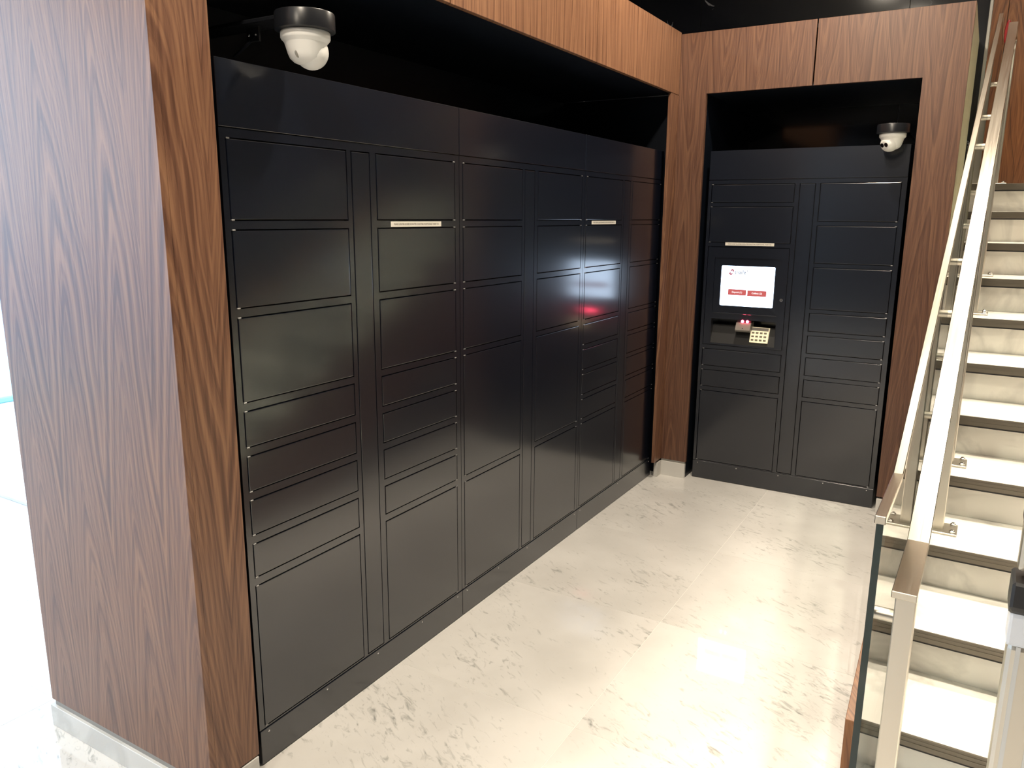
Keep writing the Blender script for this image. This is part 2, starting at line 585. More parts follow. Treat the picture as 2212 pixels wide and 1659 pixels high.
# recessed ceiling lamps
bm = bmesh.new()
lathe(bm, [(0.066, -0.012), (0.090, -0.012), (0.092, -0.004), (0.092, 0.0), (0.066, 0.0), (0.066, -0.012)], 32, cap=False)
ring_me = mesh('lamp_ring', bm, M_ALU, True)
bm = bmesh.new()
lathe(bm, [(0.0, -0.006), (0.064, -0.006), (0.064, 0.0), (0.0, 0.0)], 32)
disc_me = mesh('lamp_disc', bm, M_LAMP)
for (x, y) in HALL_LAMPS:
    t = tag(empty('ceiling_lamp', (x, y, 3.299)), 'round recessed downlight in the lower hall ceiling', 'ceiling lamp', 'hall ceiling downlights')
    link('rim', ring_me, t)
    link('diffuser', disc_me, t)
for (x, y) in STAIR_LAMPS + TREAD_LAMPS:
    t = tag(empty('ceiling_lamp', (x, y, 4.599)), 'round recessed downlight high above the stairs', 'ceiling lamp', 'stairwell downlights')
    link('rim', ring_me, t)
    link('diffuser', disc_me, t)

# glazing on the street side and what lies outside
def glazing(name, p0, p1, n):
    """floor-to-ceiling glazing from p0 to p1 (axis aligned) with n panes"""
    root = struct(empty(name, (p0[0], p0[1], 0)))
    dx, dy = p1[0] - p0[0], p1[1] - p0[1]
    L = math.hypot(dx, dy)
    root.rotation_euler = (0, 0, math.atan2(dy, dx))
    for z0, z1 in ((0.0, 0.02), (3.22, 3.3)):
        obox('rail', (0, L, -0.03, 0.03, z0, z1), M_ALU, root, bev=0.002)
    for i in range(n + 1):
        x = i * L / n
        obox('mullion', (x - 0.025, x + 0.025, -0.045, 0.045, 0.0, 3.3), M_ALU, root, bev=0.003)
    for i in range(n):
        obox('pane', (i * L / n + 0.025, (i + 1) * L / n - 0.025, -0.005, 0.005, 0.02, 3.22), M_WIN, root)
    return root


glazing('window_1', (-4.2, 0.77), (-0.80, 0.77), 2)
glazing('window_2', (-4.2, -4.6), (-4.2, 0.74), 4)
struct(obox('ground', (-60, -4.25, -40, 60, -0.10, -0.03), M_GROUND))
struct(obox('ground_side', (-4.25, -0.78, 0.83, 60, -0.10, -0.03), M_GROUND))
struct(obox('ground_kerb', (-7.2, -5.3, -10, 12, -0.03, 0.02), M_KERB, bev=0.01))
struct(obox('ground_road', (-22, -7.2, -40, 60, -0.03, 0.0), M_ROAD))

# ------------------------------------------------------------------ walnut surrounds
# surround of the long locker bank
sur = struct(empty('trim_2', (0, 0, 0)), 'walnut surround framing the long bank of black lockers')
obox('end_panel', (-0.68, 0.05, -0.200, -0.182, 0.088, 2.50), M_WOOD_A, sur, bev=0.001)
obox('jamb', (0.032, 0.050, -0.182, -0.046, 0.088, 2.50), M_WOOD_A, sur, bev=0.001)
obox('jamb', (0.032, 0.050, 2.935, 3.068, 0.100, 2.183), M_WOOD_A, sur, bev=0.001)
for a, b_ in ((-0.046, 0.884), (0.890, 1.981), (1.987, 3.050)):
    obox('header_panel', (0.030, 0.050, a, b_, 2.185, 2.505), M_WOOD_V, sur, bev=0.001)
obox('back_lining', (-0.680, -0.672, -0.060, 3.075, 0.0, 2.19), M_ALC, sur)
obox('top_panel', (-0.68, 0.030, -0.182, 3.05, 2.46, 2.48), M_ALC, sur)
obox('soffit', (-0.68, 0.030, -0.100, 3.05, 2.19, 2.20), M_ALC, sur)
obox('side_lining', (-0.68, 0.032, -0.100, -0.060, 0.0, 2.19), M_ALC, sur)
obox('side_lining', (-0.68, 0.032, 3.075, 3.10, 0.0, 2.19), M_ALC, sur)
# surround of the kiosk
sur2 = struct(empty('trim_3', (0, 0, 0)), 'walnut surround framing the locker with the screen')
for poly in ([(0.050, 0.100), (0.204, 0.100), (0.204, 2.184), (0.748, 2.184), (0.748, 2.497), (0.050, 2.497)],
             [(1.246, 0.090), (1.432, 0.090), (1.432, 2.497), (0.754, 2.497), (0.754, 2.184), (1.246, 2.184)]):
    bm = bmesh.new()
    fa = [bm.verts.new((x, 3.050, z)) for x, z in poly]
    fb = [bm.verts.new((x, 3.069, z)) for x, z in poly]
    bm.faces.new(fa)
    bm.faces.new(fb)
    for i in range(6):
        bm.faces.new((fa[i], fa[(i + 1) % 6], fb[(i + 1) % 6], fb[i]))
    bevel(bm, 0.001)
    link('veneer_panel', mesh('veneer_panel', bm, M_WOOD_K), sur2)
obox('side_panel', (1.414, 1.432, 3.070, 3.998, 0.0, 2.497), M_PALE, sur2, bev=0.001)
obox('soffit', (0.110, 1.414, 3.070, 3.998, 2.1855, 2.196), M_ALC, sur2)
obox('top_panel', (0.050, 1.414, 3.070, 3.998, 2.46, 2.48), M_ALC, sur2)
obox('side_lining', (0.180, 0.200, 3.070, 3.998, 0.0, 2.184), M_ALC, sur2)
obox('side_lining', (1.262, 1.280, 3.070, 3.998, 0.0, 2.184), M_ALC, sur2)
# marble skirtings, slightly recessed under a shadow gap
bl = struct(empty('baseboard_left', (0, 0, 0)))
obox('skirting', (-0.684, 0.048, -0.205, -0.180, 0.0, 0.070), M_BASE, bl, bev=0.001)
obox('skirting', (0.025, 0.053, -0.180, -0.050, 0.0, 0.085), M_BASE, bl, bev=0.001)
obox('skirting', (0.030, 0.052, 2.985, 3.050, 0.0, 0.088), M_BASE, bl, bev=0.001)
obox('shadow_strip', (-0.67, 0.040, -0.196, -0.178, 0.070, 0.090), M_TRIM, bl)
bb = struct(empty('baseboard_back', (0, 0, 0)))
obox('skirting', (0.052, 0.200, 3.046, 3.066, 0.0, 0.088), M_BASE, bb, bev=0.001)
obox('skirting', (1.248, 1.428, 3.046, 3.066, 0.0, 0.080), M_BASE, bb, bev=0.001)
obox('shadow_strip', (0.052, 0.198, 3.052, 3.068, 0.088, 0.102), M_TRIM, bb)

# ------------------------------------------------------------------ parcel lockers
Z = dict(tp=1.887, L=1.731, d1=(1.5114, 1.7084), d2=(1.2936, 1.4904), d3=(1.0498, 1.2730),
         s1=(0.9297, 1.0299), s2=(0.8085, 0.9087), s3=(0.6861, 0.7877), s4=(0.5647, 0.6645),
         lg=(0.1127, 0.5432), tall=(0.5647, 1.0299),
         q0=(1.6089, 1.7084), q1=(1.3916, 1.5883), q2=(0.8108, 1.3698), q3=(0.6876, 0.7881), q4=(0.5647, 0.6646), q5=(0.1127, 0.5417))
GAP = 0.0032
DOOR_ME = {}


def door_mesh(w, h):
    k = (round(w, 4), round(h, 4))
    if k not in DOOR_ME:
        bm = bmesh.new()
        box(bm, GAP, w - GAP, -0.0004, 0.018, GAP, h - GAP)
        bevel(bm, 0.0016, 2)
        DOOR_ME[k] = mesh('door', bm, M_LOCK)
    return DOOR_ME[k]


bm = bmesh.new()
box(bm, 0, 0.010, -0.0025, 0.004, 0, 0.0034)
bevel(bm, 0.001)
PIN_ME = mesh('hinge_pin', bm, M_PIN)
bm = bmesh.new()
bmesh.ops.create_uvsphere(bm, u_segments=10, v_segments=6, radius=0.0034, matrix=Matrix.Scale(0.6, 4, (0, 1, 0)))
SCREW_ME = mesh('screw', bm, M_CHROME, True)
STICK_ME = None
TXT_ME = None


def add_sticker(root, x, z, w, tilt=0.0):
    bm = bmesh.new()
    box(bm, 0, w, -0.0006, 0.0002, 0, 0.0165)
    s = link('notice_sticker', mesh('notice_sticker', bm, M_PAPER), root, (x, -0.0004, z))
    s.rotation_euler = (0, tilt, 0)
    s['label'] = 'narrow white paper notice strip with one line of print'
    t = link('lettering', text_mesh('lettering', 'PLEASE CLOSE THE LOCKER DOOR AFTER COLLECTING YOUR PACKAGE. THANK YOU', M_INK, w - 0.030, 0.0062, bold=0.01), s, (0.015, -0.0009, 0.0052))
    return s


def make_unit(name, loc, rz, W, cols, left, right, control=None):
    root = empty(name, loc, rz)
    (a0, a1), (b0, b1), (c0, c1) = cols
    e0, e1 = 0.0012, W - 0.0012
    zt, zb = Z['L'], 0.1085
    # cabinet body
    top = Z['tp'] - 0.001
    if control:
        vx0, vx1, vz0, vz1, vd = control
        boxes('cabinet_body', [(e0, e1, vd, 0.58, 0.002, top), (e0, vx0, 0.019, vd, 0.002, top), (vx1, e1, 0.019, vd, 0.002, top),
                               (vx0, vx1, 0.019, vd, 0.002, vz0), (vx0, vx1, 0.019, vd, vz1, top)], M_LOCK, root)
    else:
        obox('cabinet_body', (e0, e1, 0.019, 0.58, 0.002, top), M_LOCK, root)
    # frame: stiles and rails
    fr = []
    for x0, x1 in ((e0, a0), (a1, b0), (b1, c0), (c1, e1)):
        fr.append((x0, x1, 0.0, 0.0195, zb, zt - 0.0015))
    for lst, (x0, x1) in ((left, (a0, a1)), (right, (c0, c1)), (['strip'], (b0, b1))):
        spans = [(0.1127, 1.7084)] if lst == ['strip'] else sorted(Z[k] for k in lst)
        edges = [zb] + [v for sp in spans for v in sp] + [zt - 0.0015]
        for i in range(0, len(edges), 2):
            if edges[i + 1] - edges[i] > 0.0005:
                fr.append((x0, x1, 0.0, 0.0195, edges[i], edges[i + 1]))
    boxes('frame', fr, M_LOCK, root)
    if control:
        acol = [(a0, vx0, 0.0185, 0.0192, 0.112, 1.709), (vx1, a1, 0.0185, 0.0192, 0.112, 1.709), (vx0, vx1, 0.0185, 0.0192, 0.112, vz0), (vx0, vx1, 0.0185, 0.0192, vz1, 1.709)]
    else:
        acol = [(a0, a1, 0.0185, 0.0192, 0.112, 1.709)]
    boxes('door_recess', acol + [(b0, b1, 0.0185, 0.0192, 0.112, 1.709), (c0, c1, 0.0185, 0.0192, 0.112, 1.709)], M_DARK, root)
    obox('top_panel', (e0, e1, -0.001, 0.0195, zt + 0.0015, Z['tp']), M_LOCK, root, bev=0.001)
    pl = obox('plinth', (e0, e1, -0.003, 0.0195, 0.002, 0.1068), M_LOCK, root, bev=0.001)
    for f in (0.030, 0.262, 0.500, 0.742, 0.965):
        link('screw', SCREW_ME, pl, (f * W, -0.0035, 0.0955))
    cp = link('center_panel', door_mesh(b1 - b0, 1.7084 - 0.1127), root, (b0, 0, 0.1127))
    for lst, (x0, x1), side in ((left, (a0, a1), 0), (right, (c0, c1), 1)):
        for k in lst:
            if k == 'q2':
                continue
            z0, z1 = Z[k]
            d = link('door', door_mesh(x1 - x0, z1 - z0), root, (x0, 0, z0))
            px = 0.002 if side == 0 else (x1 - x0) - 0.012
            link('hinge_pin', PIN_ME, d, (px, 0, 0.0))
            link('hinge_pin', PIN_ME, d, (px, 0, z1 - z0 - 0.0034))
    return root


COLS = ((0.019, 0.4375), (0.4551, 0.5367), (0.5621, 0.9746))
KCOLS = ((0.0175, 0.4651), (0.4876, 0.5689), (0.5900, 0.9734))
PAT_A = ['d1', 'd2', 'd3', 's1', 's2', 's3', 's4', 'lg']
PAT_B = ['d1', 'd2', 'd3', 'tall', 'lg']
KLEFT = ['q0', 'q1', 'q2', 'q3', 'q4', 'q5']
R90 = math.pi / 2
GRP = 'black parcel locker units in the long bank'
u1 = make_unit('parcel_locker', (0, 0, 0), R90, 1.0, COLS, PAT_A, PAT_A)
u3 = copy_tree(u1)
u3.location = (0, 2.0, 0)
u2 = make_unit('parcel_locker', (0, 1.0, 0), R90, 1.0, COLS, PAT_B, PAT_B)
tag(u1, 'black parcel locker unit with small doors, beside the wide walnut end panel', 'locker', GRP)
tag(u2, 'black parcel locker unit with two tall doors, between the two other bank units', 'locker', GRP)
tag(u3, 'black parcel locker unit with small doors, next to the corner and narrow walnut jamb', 'locker', GRP)
add_sticker(u1, 0.626, 1.4922, 0.264)
add_sticker(u3, 0.082, 1.4930, 0.278)

KX, KY = 0.2281, 3.1105
kiosk = make_unit('parcel_locker', (KX, KY, 0), 0.0, 0.9976, KCOLS, KLEFT, PAT_A, control=(0.061, 0.421, 0.824, 0.965, 0.14))
tag(kiosk, 'black parcel locker unit with lit touchscreen and keypad in its own walnut surround', 'locker')
add_sticker(kiosk, 0.114, 1.3765, 0.266, tilt=-0.004)

# control panel of the kiosk
x0, x1 = KCOLS[0][0] + GAP, KCOLS[0][1] - GAP
z0, z1 = Z['q2'][0] + GAP, Z['q2'][1] - GAP
RX0, RX1, RZ0, RZ1 = 0.061, 0.421, 0.824, 0.965      # scanner bay
BX0, BX1, BZ0, BZ1 = 0.062, 0.421, 1.000, 1.308      # screen bezel
bm = bmesh.new()
for b in ((x0, RX0, -0.0004, 0.012, z0, z1), (RX1, x1, -0.0004, 0.012, z0, z1), (RX0, RX1, -0.0004, 0.012, z0, RZ0),
          (RX0, RX1, -0.0004, 0.012, RZ1, BZ0), (RX0, RX1, -0.0004, 0.012, BZ1, z1)):
    box(bm, *b)
cpanel = link('control_panel', mesh('control_panel', bm, M_LOCK), kiosk)
bm = bmesh.new()
box(bm, BX0, BX1, 0.0035, 0.012, BZ0, BZ1)
bez = link('bezel', mesh('bezel', bm, M_LOCK), cpanel)
obox('ledge', (BX0, BX1, -0.003, 0.004, BZ0 - 0.0035, BZ0 + 0.0005), M_LOCK, cpanel, bev=0.0012)
obox('ledge', (BX0 + 0.17, x1 - 0.004, -0.0022, 0.004, z0 - 0.001, z0 + 0.001), M_LOCK, cpanel, bev=0.0006)
# bay: side cheeks, sloped face, back, roof
bm = bmesh.new()
fs, sd = prism(bm, [(0.003, RZ0), (0.140, RZ0), (0.140, 0.925), (0.050, 0.925)], RX0, RX1)
link('scanner_bay', mesh('scanner_bay', bm, M_DARK), cpanel)
bm = bmesh.new()
cyl(bm, (0.440, -0.004, 1.089), (0.440, 0.004, 1.089), 0.0085, 20)
lk = link('lock', mesh('lock', bm, M_CHROME), cpanel)
lk['label'] = 'small round chrome key lock'
bm = bmesh.new()
box(bm, 0.4385, 0.4415, -0.0046, -0.0038, 1.084, 1.094)
link('lock_slot', mesh('lock_slot', bm, M_DARK), cpanel)

# touchscreen
def rounded(bm, ax0, ax1, az0, az1, r, y0, y1, n=5):
    pts = []
    for cx, cz, a in ((ax1 - r, az1 - r, 0), (ax0 + r, az1 - r, 90), (ax0 + r, az0 + r, 180), (ax1 - r, az0 + r, 270)):
        for i in range(n + 1):
            t = math.radians(a + 90 * i / n)
            pts.append((cx + r * math.cos(t), cz + r * math.sin(t)))
    f = [bm.verts.new((x, y0, z)) for x, z in pts]
    b = [bm.verts.new((x, y1, z)) for x, z in pts]
    bm.faces.new(f)
    bm.faces.new(b)
    for i in range(len(pts)):
        j = (i + 1) % len(pts)
        bm.faces.new((f[i], f[j], b[j], b[i]))


bm = bmesh.new()
rounded(bm, 0.102, 0.3955, 1.042, 1.265, 0.006, 0.0015, 0.0045)
scr = link('touchscreen', mesh('touchscreen', bm, M_SCREEN), kiosk)
scr['label'] = 'bright white touchscreen with red logo and two red buttons'
SY = 0.0009
for (bx0, bx1, bz0, bz1, s, tx, tw) in ((0.146, 0.2465, 1.1025, 1.1350, 'Deposit (1)', 0.168, 0.056), (0.2535, 0.3575, 1.1015, 1.1335, 'Collect (2)', 0.278, 0.056)):
    bm = bmesh.new()
    box(bm, bx0, bx1, SY, 0.0016, bz0, bz1)
    link('button', mesh('button', bm, M_RED), scr)
    link('lettering', text_mesh('lettering', s, M_WTXT, tw, 0.0125, bold=0.012), scr, (tx, SY - 0.0003, bz0 + 0.0095))
link('lettering', text_mesh('lettering', 'snaile', M_GREY, 0.064, 0.0235, bold=0.02), scr, (0.1755, SY, 1.2195))
bm = bmesh.new()
cyl(bm, (0.2465, SY, 1.239), (0.2465, 0.0016, 1.239), 0.0027, 12)
link('logo_dot', mesh('logo_dot', bm, M_GREY), scr)
link('lettering', text_mesh('lettering', 'MAKE YOUR SELECTION', M_PALEG, 0.082, 0.0055, bold=0.03), scr, (0.285, SY, 1.2165))
# two lines of print too small to read, kept as thin pale bars
bm = bmesh.new()
for a, b_ in ((0.176, 0.196), (0.198, 0.211), (0.215, 0.229), (0.232, 0.250)):
    box(bm, a, b_, SY, 0.0016, 1.2105, 1.2128)
link('print_line', mesh('print_line', bm, M_PALEG), scr)
bm = bmesh.new()
for a, b_ in ((0.202, 0.222), (0.225, 0.260), (0.264, 0.302)):
    box(bm, a, b_, SY, 0.0016, 1.1635, 1.1665)
link('print_line', mesh('print_line', bm, M_FAINTG), scr)
# emblem: S-shaped curl of two lobes with a foot
bm = bmesh.new()
def stroke(pts, w):
    n = len(pts)
    L, R = [], []
    for i, (x, z) in enumerate(pts):
        xa, za = pts[max(i - 1, 0)]
        xb, zb = pts[min(i + 1, n - 1)]
        d = math.hypot(xb - xa, zb - za) or 1
        nx, nz = -(zb - za) / d, (xb - xa) / d
        ww = w[i] if isinstance(w, list) else w
        L.append(bm.verts.new((x + nx * ww, SY, z + nz * ww)))
        R.append(bm.verts.new((x - nx * ww, SY, z - nz * ww)))
    for i in range(n - 1):
        bm.faces.new((L[i], L[i + 1], R[i + 1], R[i]))
def arc(cx, cz, r, a0, a1, n=9):
    return [(cx + r * math.cos(math.radians(a0 + (a1 - a0) * i / (n - 1))), cz + r * math.sin(math.radians(a0 + (a1 - a0) * i / (n - 1)))) for i in range(n)]
stroke(arc(0.1625, 1.2365, 0.0062, 200, -60), [0.0012 + 0.0030 * math.sin(math.pi * (i + 0.6) / 9) for i in range(9)])
stroke(arc(0.1560, 1.2240, 0.0062, 20, -240), [0.0012 + 0.0030 * math.sin(math.pi * (i + 0.6) / 9) for i in range(9)])
stroke([(0.1445, 1.2215), (0.1485, 1.2235), (0.1510, 1.2290), (0.1495, 1.2345)], [0.0022, 0.0018, 0.0022, 0.0008])
em = link('emblem', mesh('emblem', bm, M_MAROON), scr)
em['label'] = 'small dark red S-shaped emblem'

# barcode scanner with two glowing red windows
bm = bmesh.new()
prism(bm, [(-0.026, 0.910), (-0.018, 0.900), (0.060, 0.905), (0.060, 0.955), (-0.002, 0.951)], 0.204, 0.289)
bevel(bm, 0.002)
scan = link('barcode_scanner', mesh('barcode_scanner', bm, M_SCAN), kiosk)
scan['label'] = 'small metal barcode scanner with two red lights'
bm = bmesh.new()
box(bm, 0.206, 0.288, 0.004, 0.060, 0.950, 0.9645)
bevel(bm, 0.0015)
link('scanner_head', mesh('scanner_head', bm, M_BLKP), scan)
bm = bmesh.new()
bmesh.ops.create_uvsphere(bm, u_segments=14, v_segments=8, radius=0.0075, matrix=Matrix.Scale(0.45, 4, (0, 1, 0)))
led_me = mesh('led', bm, M_LED, True)
for x in (0.239, 0.266):
    link('led', led_me, scan, (x, -0.0030, 0.9585))
bm = bmesh.new()
cyl(bm, (0.246, -0.0205, 0.9215), (0.246, -0.012, 0.9165), 0.003, 12)
link('scan_hole', mesh('scan_hole', bm, M_DARK), scan)

# backlit keypad
bm = bmesh.new()
prism(bm, [(-0.004, 0.8445), (0.020, 0.8400), (0.060, 0.9240), (0.024, 0.9265)], 0.284, 0.382)
bevel(bm, 0.0015)
kp = link('keypad', mesh('keypad', bm, M_KEYPAD), kiosk)
kp['label'] = 'warm backlit metal keypad with twelve keys'
bm = bmesh.new()
prism(bm, [(0.0172, 0.909), (0.0260, 0.909), (0.0280, 0.9260), (0.0228, 0.9260)], 0.285, 0.381)
link('keypad_header', mesh('keypad_header', bm, M_SCAN), kp)
bm = bmesh.new()
box(bm, -0.0075, 0.0075, -0.003, 0.002, -0.0055, 0.0055)
bevel(bm, 0.0012)
key_me = mesh('key', bm, M_KEY)
for r_ in range(3):
    for c_ in range(4):
        zc = 0.8975 - r_ * 0.0195
        link('key', key_me, kp, (0.2985 + c_ * 0.0225, -0.0038 + (zc - 0.8445) / 0.082 * 0.028, zc))

# ------------------------------------------------------------------ security cameras
def turret_camera(loc, arm_dir, arm_len, eye_dir, label, lens=True, brace=False):
    """loc: centre of the top of the black base; the camera hangs from an arm reaching back to the wall"""
    root = tag(empty('security_camera', (loc[0], loc[1], loc[2])), label, 'security camera', 'white turret cameras on black brackets')
    bm = bmesh.new()
    lathe(bm, [(0.0, -0.042), (0.066, -0.042), (0.0725, -0.040), (0.0725, -0.003), (0.071, 0.0), (0.0, 0.0)], 48)
    bs = link('mount_base', mesh('mount_base', bm, M_CAMB, True), root)
    bs['label'] = 'round black mounting base'
    bm = bmesh.new()
    lathe(bm, [(0.0, -0.119), (0.016, -0.1178), (0.030, -0.1125), (0.0395, -0.104), (0.0440, -0.094), (0.0480, -0.080), (0.0515, -0.0685), (0.0522, -0.0670), (0.0580, -0.0610), (0.0600, -0.0575), (0.0600, -0.0450), (0.0585, -0.0425), (0.0, -0.0420)], 48)
    link('housing', mesh('housing', bm, M_CAMW, True), root)
    e = Vector(eye_dir).normalized()
    c = Vector((0, 0, -0.086)) + Vector((e.x, e.y, 0)).normalized() * 0.013
    bm = bmesh.new()
    bmesh.ops.create_uvsphere(bm, u_segments=32, v_segments=20, radius=0.0420)
    # flat face of the eyeball
    for v in bm.verts:
        if lens and v.co.z > 0.0350:
            v.co.z = 0.0350
    q = e.to_track_quat('Z', 'Y')
    for v in bm.verts:
        v.co = c + q @ v.co
    eye = link('eyeball', mesh('eyeball', bm, M_CAMW, True), root)
    # side axis on the face, horizontal
    h = Vector((0, 0, 1)).cross(e).normalized()
    up = e.cross(h)
    if lens:
        for s in (-0.0122, 0.0122):
            bm = bmesh.new()
            p = c + e * 0.0346 + h * s + up * 0.003
            cyl(bm, p, p + e * 0.0016, 0.0104, 24)
            l = link('lens', mesh('lens', bm, M_LENS), eye)
            if s > 0:
                l.name = 'infrared_window'
        bm = bmesh.new()
        p = c + e * 0.0348 - up * 0.016
        cyl(bm, p, p + e * 0.001, 0.0014, 10)
        link('microphone_hole', mesh('microphone_hole', bm, M_DARK), eye)
    else:
        bm = bmesh.new()
        p = Vector((0.010, -0.041, -0.0995))
        bmesh.ops.create_uvsphere(bm, u_segments=12, v_segments=8, radius=0.006, matrix=Matrix.Translation(p) @ Matrix.Rotation(0.7, 4, 'X') @ Matrix.Scale(0.35, 4, (1, 0, 0)) @ Matrix.Scale(1.5, 4, (0, 0, 1)))
        link('adjusting_notch', mesh('adjusting_notch', bm, M_TRIM, True), root)
    # bracket arm
    ax, ay = arm_dir
    bm = bmesh.new()
    if ax:
        box(bm, -arm_len, -0.05, -0.035, 0.035, -0.012, -0.001)
    else:
        box(bm, -0.035, 0.035, 0.05, arm_len, -0.012, -0.001)
    bevel(bm, 0.002)
    link('bracket_arm', mesh('bracket_arm', bm, M_CAMB), root)
    if brace:
        bm = bmesh.new()
        prism2 = [(-0.17, -0.030), (-0.17, -0.034), (-0.26, -0.078), (-0.26, -0.072)]
        a = [bm.verts.new((x, -0.004, z)) for x, z in prism2]
        b = [bm.verts.new((x, 0.004, z)) for x, z in prism2]
        bm.faces.new(a)
        bm.faces.new(b)
        for i in range(4):
            bm.faces.new((a[i], a[(i + 1) % 4], b[(i + 1) % 4], b[i]))
        link('brace', mesh('brace', bm, M_CAMB), root)
        obox('brace_plate', (-0.205, -0.160, -0.003, 0.003, -0.046, -0.012), M_CAMB, root)
        bm = bmesh.new()
        for x in (-0.17, -0.195):
            bmesh.ops.create_uvsphere(bm, u_segments=8, v_segments=6, radius=0.004, matrix=Matrix.Translation((x, -0.004, -0.030)))
        link('bolt', mesh('bolt', bm, M_CHROME, True), root)
    return root


turret_camera((0.102, 0.197, 2.006), (1, 0), 0.782, (0.35, 0.75, -0.75), 'large white turret camera hanging in front of the long locker bank, seen from behind', lens=False, brace=True)
turret_camera((1.146, 3.02, 1.973), (0, 1), 0.978, (-0.62, -0.72, -0.42), 'white turret camera with two dark lenses above the locker with the screen')

# ------------------------------------------------------------------ stairs
TH = 0.0135
SG, SR, SY0 = 0.31215, 0.15697, 2.16223      # going, rise, first nosing (distance from the camera's foot)
SL = SR / SG
OX, OY = -0.21, 2.10                          # stair foot in that frame
c_, s_ = math.cos(TH), math.sin(TH)
FOOT = (CAM.x + OX * c_ + OY * s_, CAM.y - OX * s_ + OY * c_, 0.0)


def stair_root(name):
    return empty(name, FOOT, -TH)


def lx(x):
    return x - OX


def ly(y):
    return y - OY


NST = 11
SXL, SXR = -0.1175, 1.10
stairs = tag(stair_root('staircase'), 'white marble staircase with dark metal nosings climbing beside the walnut wall', 'staircase')
bm = bmesh.new()
box(bm, lx(SXL), lx(SXR), 0.004, SG + 0.040, -0.026, 0.0)
bevel(bm, 0.001)
tread_me = mesh('tread', bm, M_MARB)
bm = bmesh.new()
box(bm, lx(SXL), lx(SXR), -0.003, 0.004, -0.035, -0.0005)
for zz in (-0.012, -0.024):
    box(bm, lx(SXL), lx(SXR), -0.0042, -0.003, zz, zz + 0.004)
nose_me = mesh('nosing', bm, M_NOSE)
bm = bmesh.new()
box(bm, lx(SXL), lx(SXR), 0.037, 0.052, -SR + 0.0005, -0.0262)
riser_me = mesh('riser', bm, M_MARB)
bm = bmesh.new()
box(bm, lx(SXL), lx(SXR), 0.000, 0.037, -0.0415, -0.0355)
shade_me = mesh('nosing_shade_strip', bm, M_DARK)  # solid black strip, its colour stands for the shadow line under the nosing
for k in range(NST):
    y, z = ly(SY0 + k * SG), SR * (k + 1)
    if k < NST - 1:
        link('tread', tread_me, stairs, (0, y, z))
    else:
        obox('landing', (lx(SXL), lx(SXR), y + 0.004, y + 1.04, z - 0.026, z), M_MARB, stairs, bev=0.001)
    n = link('nosing', nose_me, stairs, (0, y, z))
    link('shade_strip', shade_me, stairs, (0, y, z))
    link('riser', riser_me, stairs, (0, y, z))


def zslope(y, K):
    return 1.527 + SL * y + K


def stringer(x0, x1):
    K = -2.40
    ye = 5.24
    poly = [(ly(2.10), 0.0), (ly(2.10), zslope(2.10, K)), (ly(ye), zslope(ye, K)), (ly(ye), zslope(ye, K) - 0.55), (ly(2.10) + 0.9, 0.0)]
    bm = bmesh.new()
    prism(bm, poly, lx(x0), lx(x1))
    bevel(bm, 0.0012)
    return link('stringer', mesh('stringer', bm, M_WOOD_STAIR), stairs)


stringer(-0.210, -0.184)
stringer(1.102, 1.128)

# balustrade: glass panels with a slim cap, posts with a flat handrail, round standoffs between
KR, KC = -1.5425, -1.42
bal = tag(stair_root('stair_balustrade'), 'glass balustrade with flat brushed steel handrail on the left side of the stairs', 'balustrade')


def rail_sweep(name, x0, x1, pts, t, mat):
    """flat bar following (y, z) top points; t = thickness below"""
    bm = bmesh.new()
    rows = []
    for y, z in pts:
        rows.append([bm.verts.new((lx(x), ly(y), zz)) for x, zz in ((x0, z), (x1, z), (x1, z - t), (x0, z - t))])
    for a, b in zip(rows, rows[1:]):
        for i in range(4):
            j = (i + 1) % 4
            bm.faces.new((a[i], a[j], b[j], b[i]))
    bm.faces.new(rows[0])
    bm.faces.new(rows[-1])
    bevel(bm, 0.0012)
    o = link(name, mesh(name, bm, mat), bal)
    return o


YB, YE, YT = 1.753, 1.476, 5.07
zh = zslope(YB, KR)
rail_pts = [(YE, zh), (YB, zh), (YT, zslope(YT, KR)), (5.58, zslope(YT, KR))]
rail_sweep('handrail', -0.0945, -0.0525, rail_pts, 0.014, M_STEEL)
CB, CE, CT = 1.774, 1.486, 4.82
zc = zslope(CB, KC)
cap_pts = [(CE, zc), (CB, zc), (CT, zslope(CT, KC)), (5.58, zslope(CT, KC))]
rail_sweep('glass_cap', -0.1365, -0.1175, cap_pts, 0.016, M_STEEL)


def ztop(y):
    pts = cap_pts
    for (ya, za), (yb, zb) in zip(pts, pts[1:]):
        if ya <= y <= yb:
            return za + (zb - za) * (y - ya) / (yb - ya)
    return pts[-1][1]


def zrail(y):
    for (ya, za), (yb, zb) in zip(rail_pts, rail_pts[1:]):
        if ya <= y <= yb:
            return za + (zb - za) * (y - ya) / (yb - ya)
    return rail_pts[-1][1]


GX0, GX1 = -0.1330, -0.1205
for ya, yb in ((CE + 0.003, 3.110), (3.122, 4.355), (4.367, 5.57)):
    tops = [ya] + [p for p in (CB, CT) if ya < p < yb] + [yb]
    def zbot(y):
        return max(0.012, zslope(y, -2.52))
    bots = [yb] + [p for p in (2.00, 2.02) if ya < p < yb][::-1] + [ya]
    poly = [(ly(y), ztop(y) - 0.006) for y in tops] + [(ly(y), zbot(y)) for y in bots]
    bm = bmesh.new()
    fs, sd = prism(bm, poly, lx(GX0), lx(GX1))
    for f in sd:
        f.material_index = 1
    link('glass_panel', mesh('glass_panel', bm, [M_GLASS, M_GEDGE]), bal)

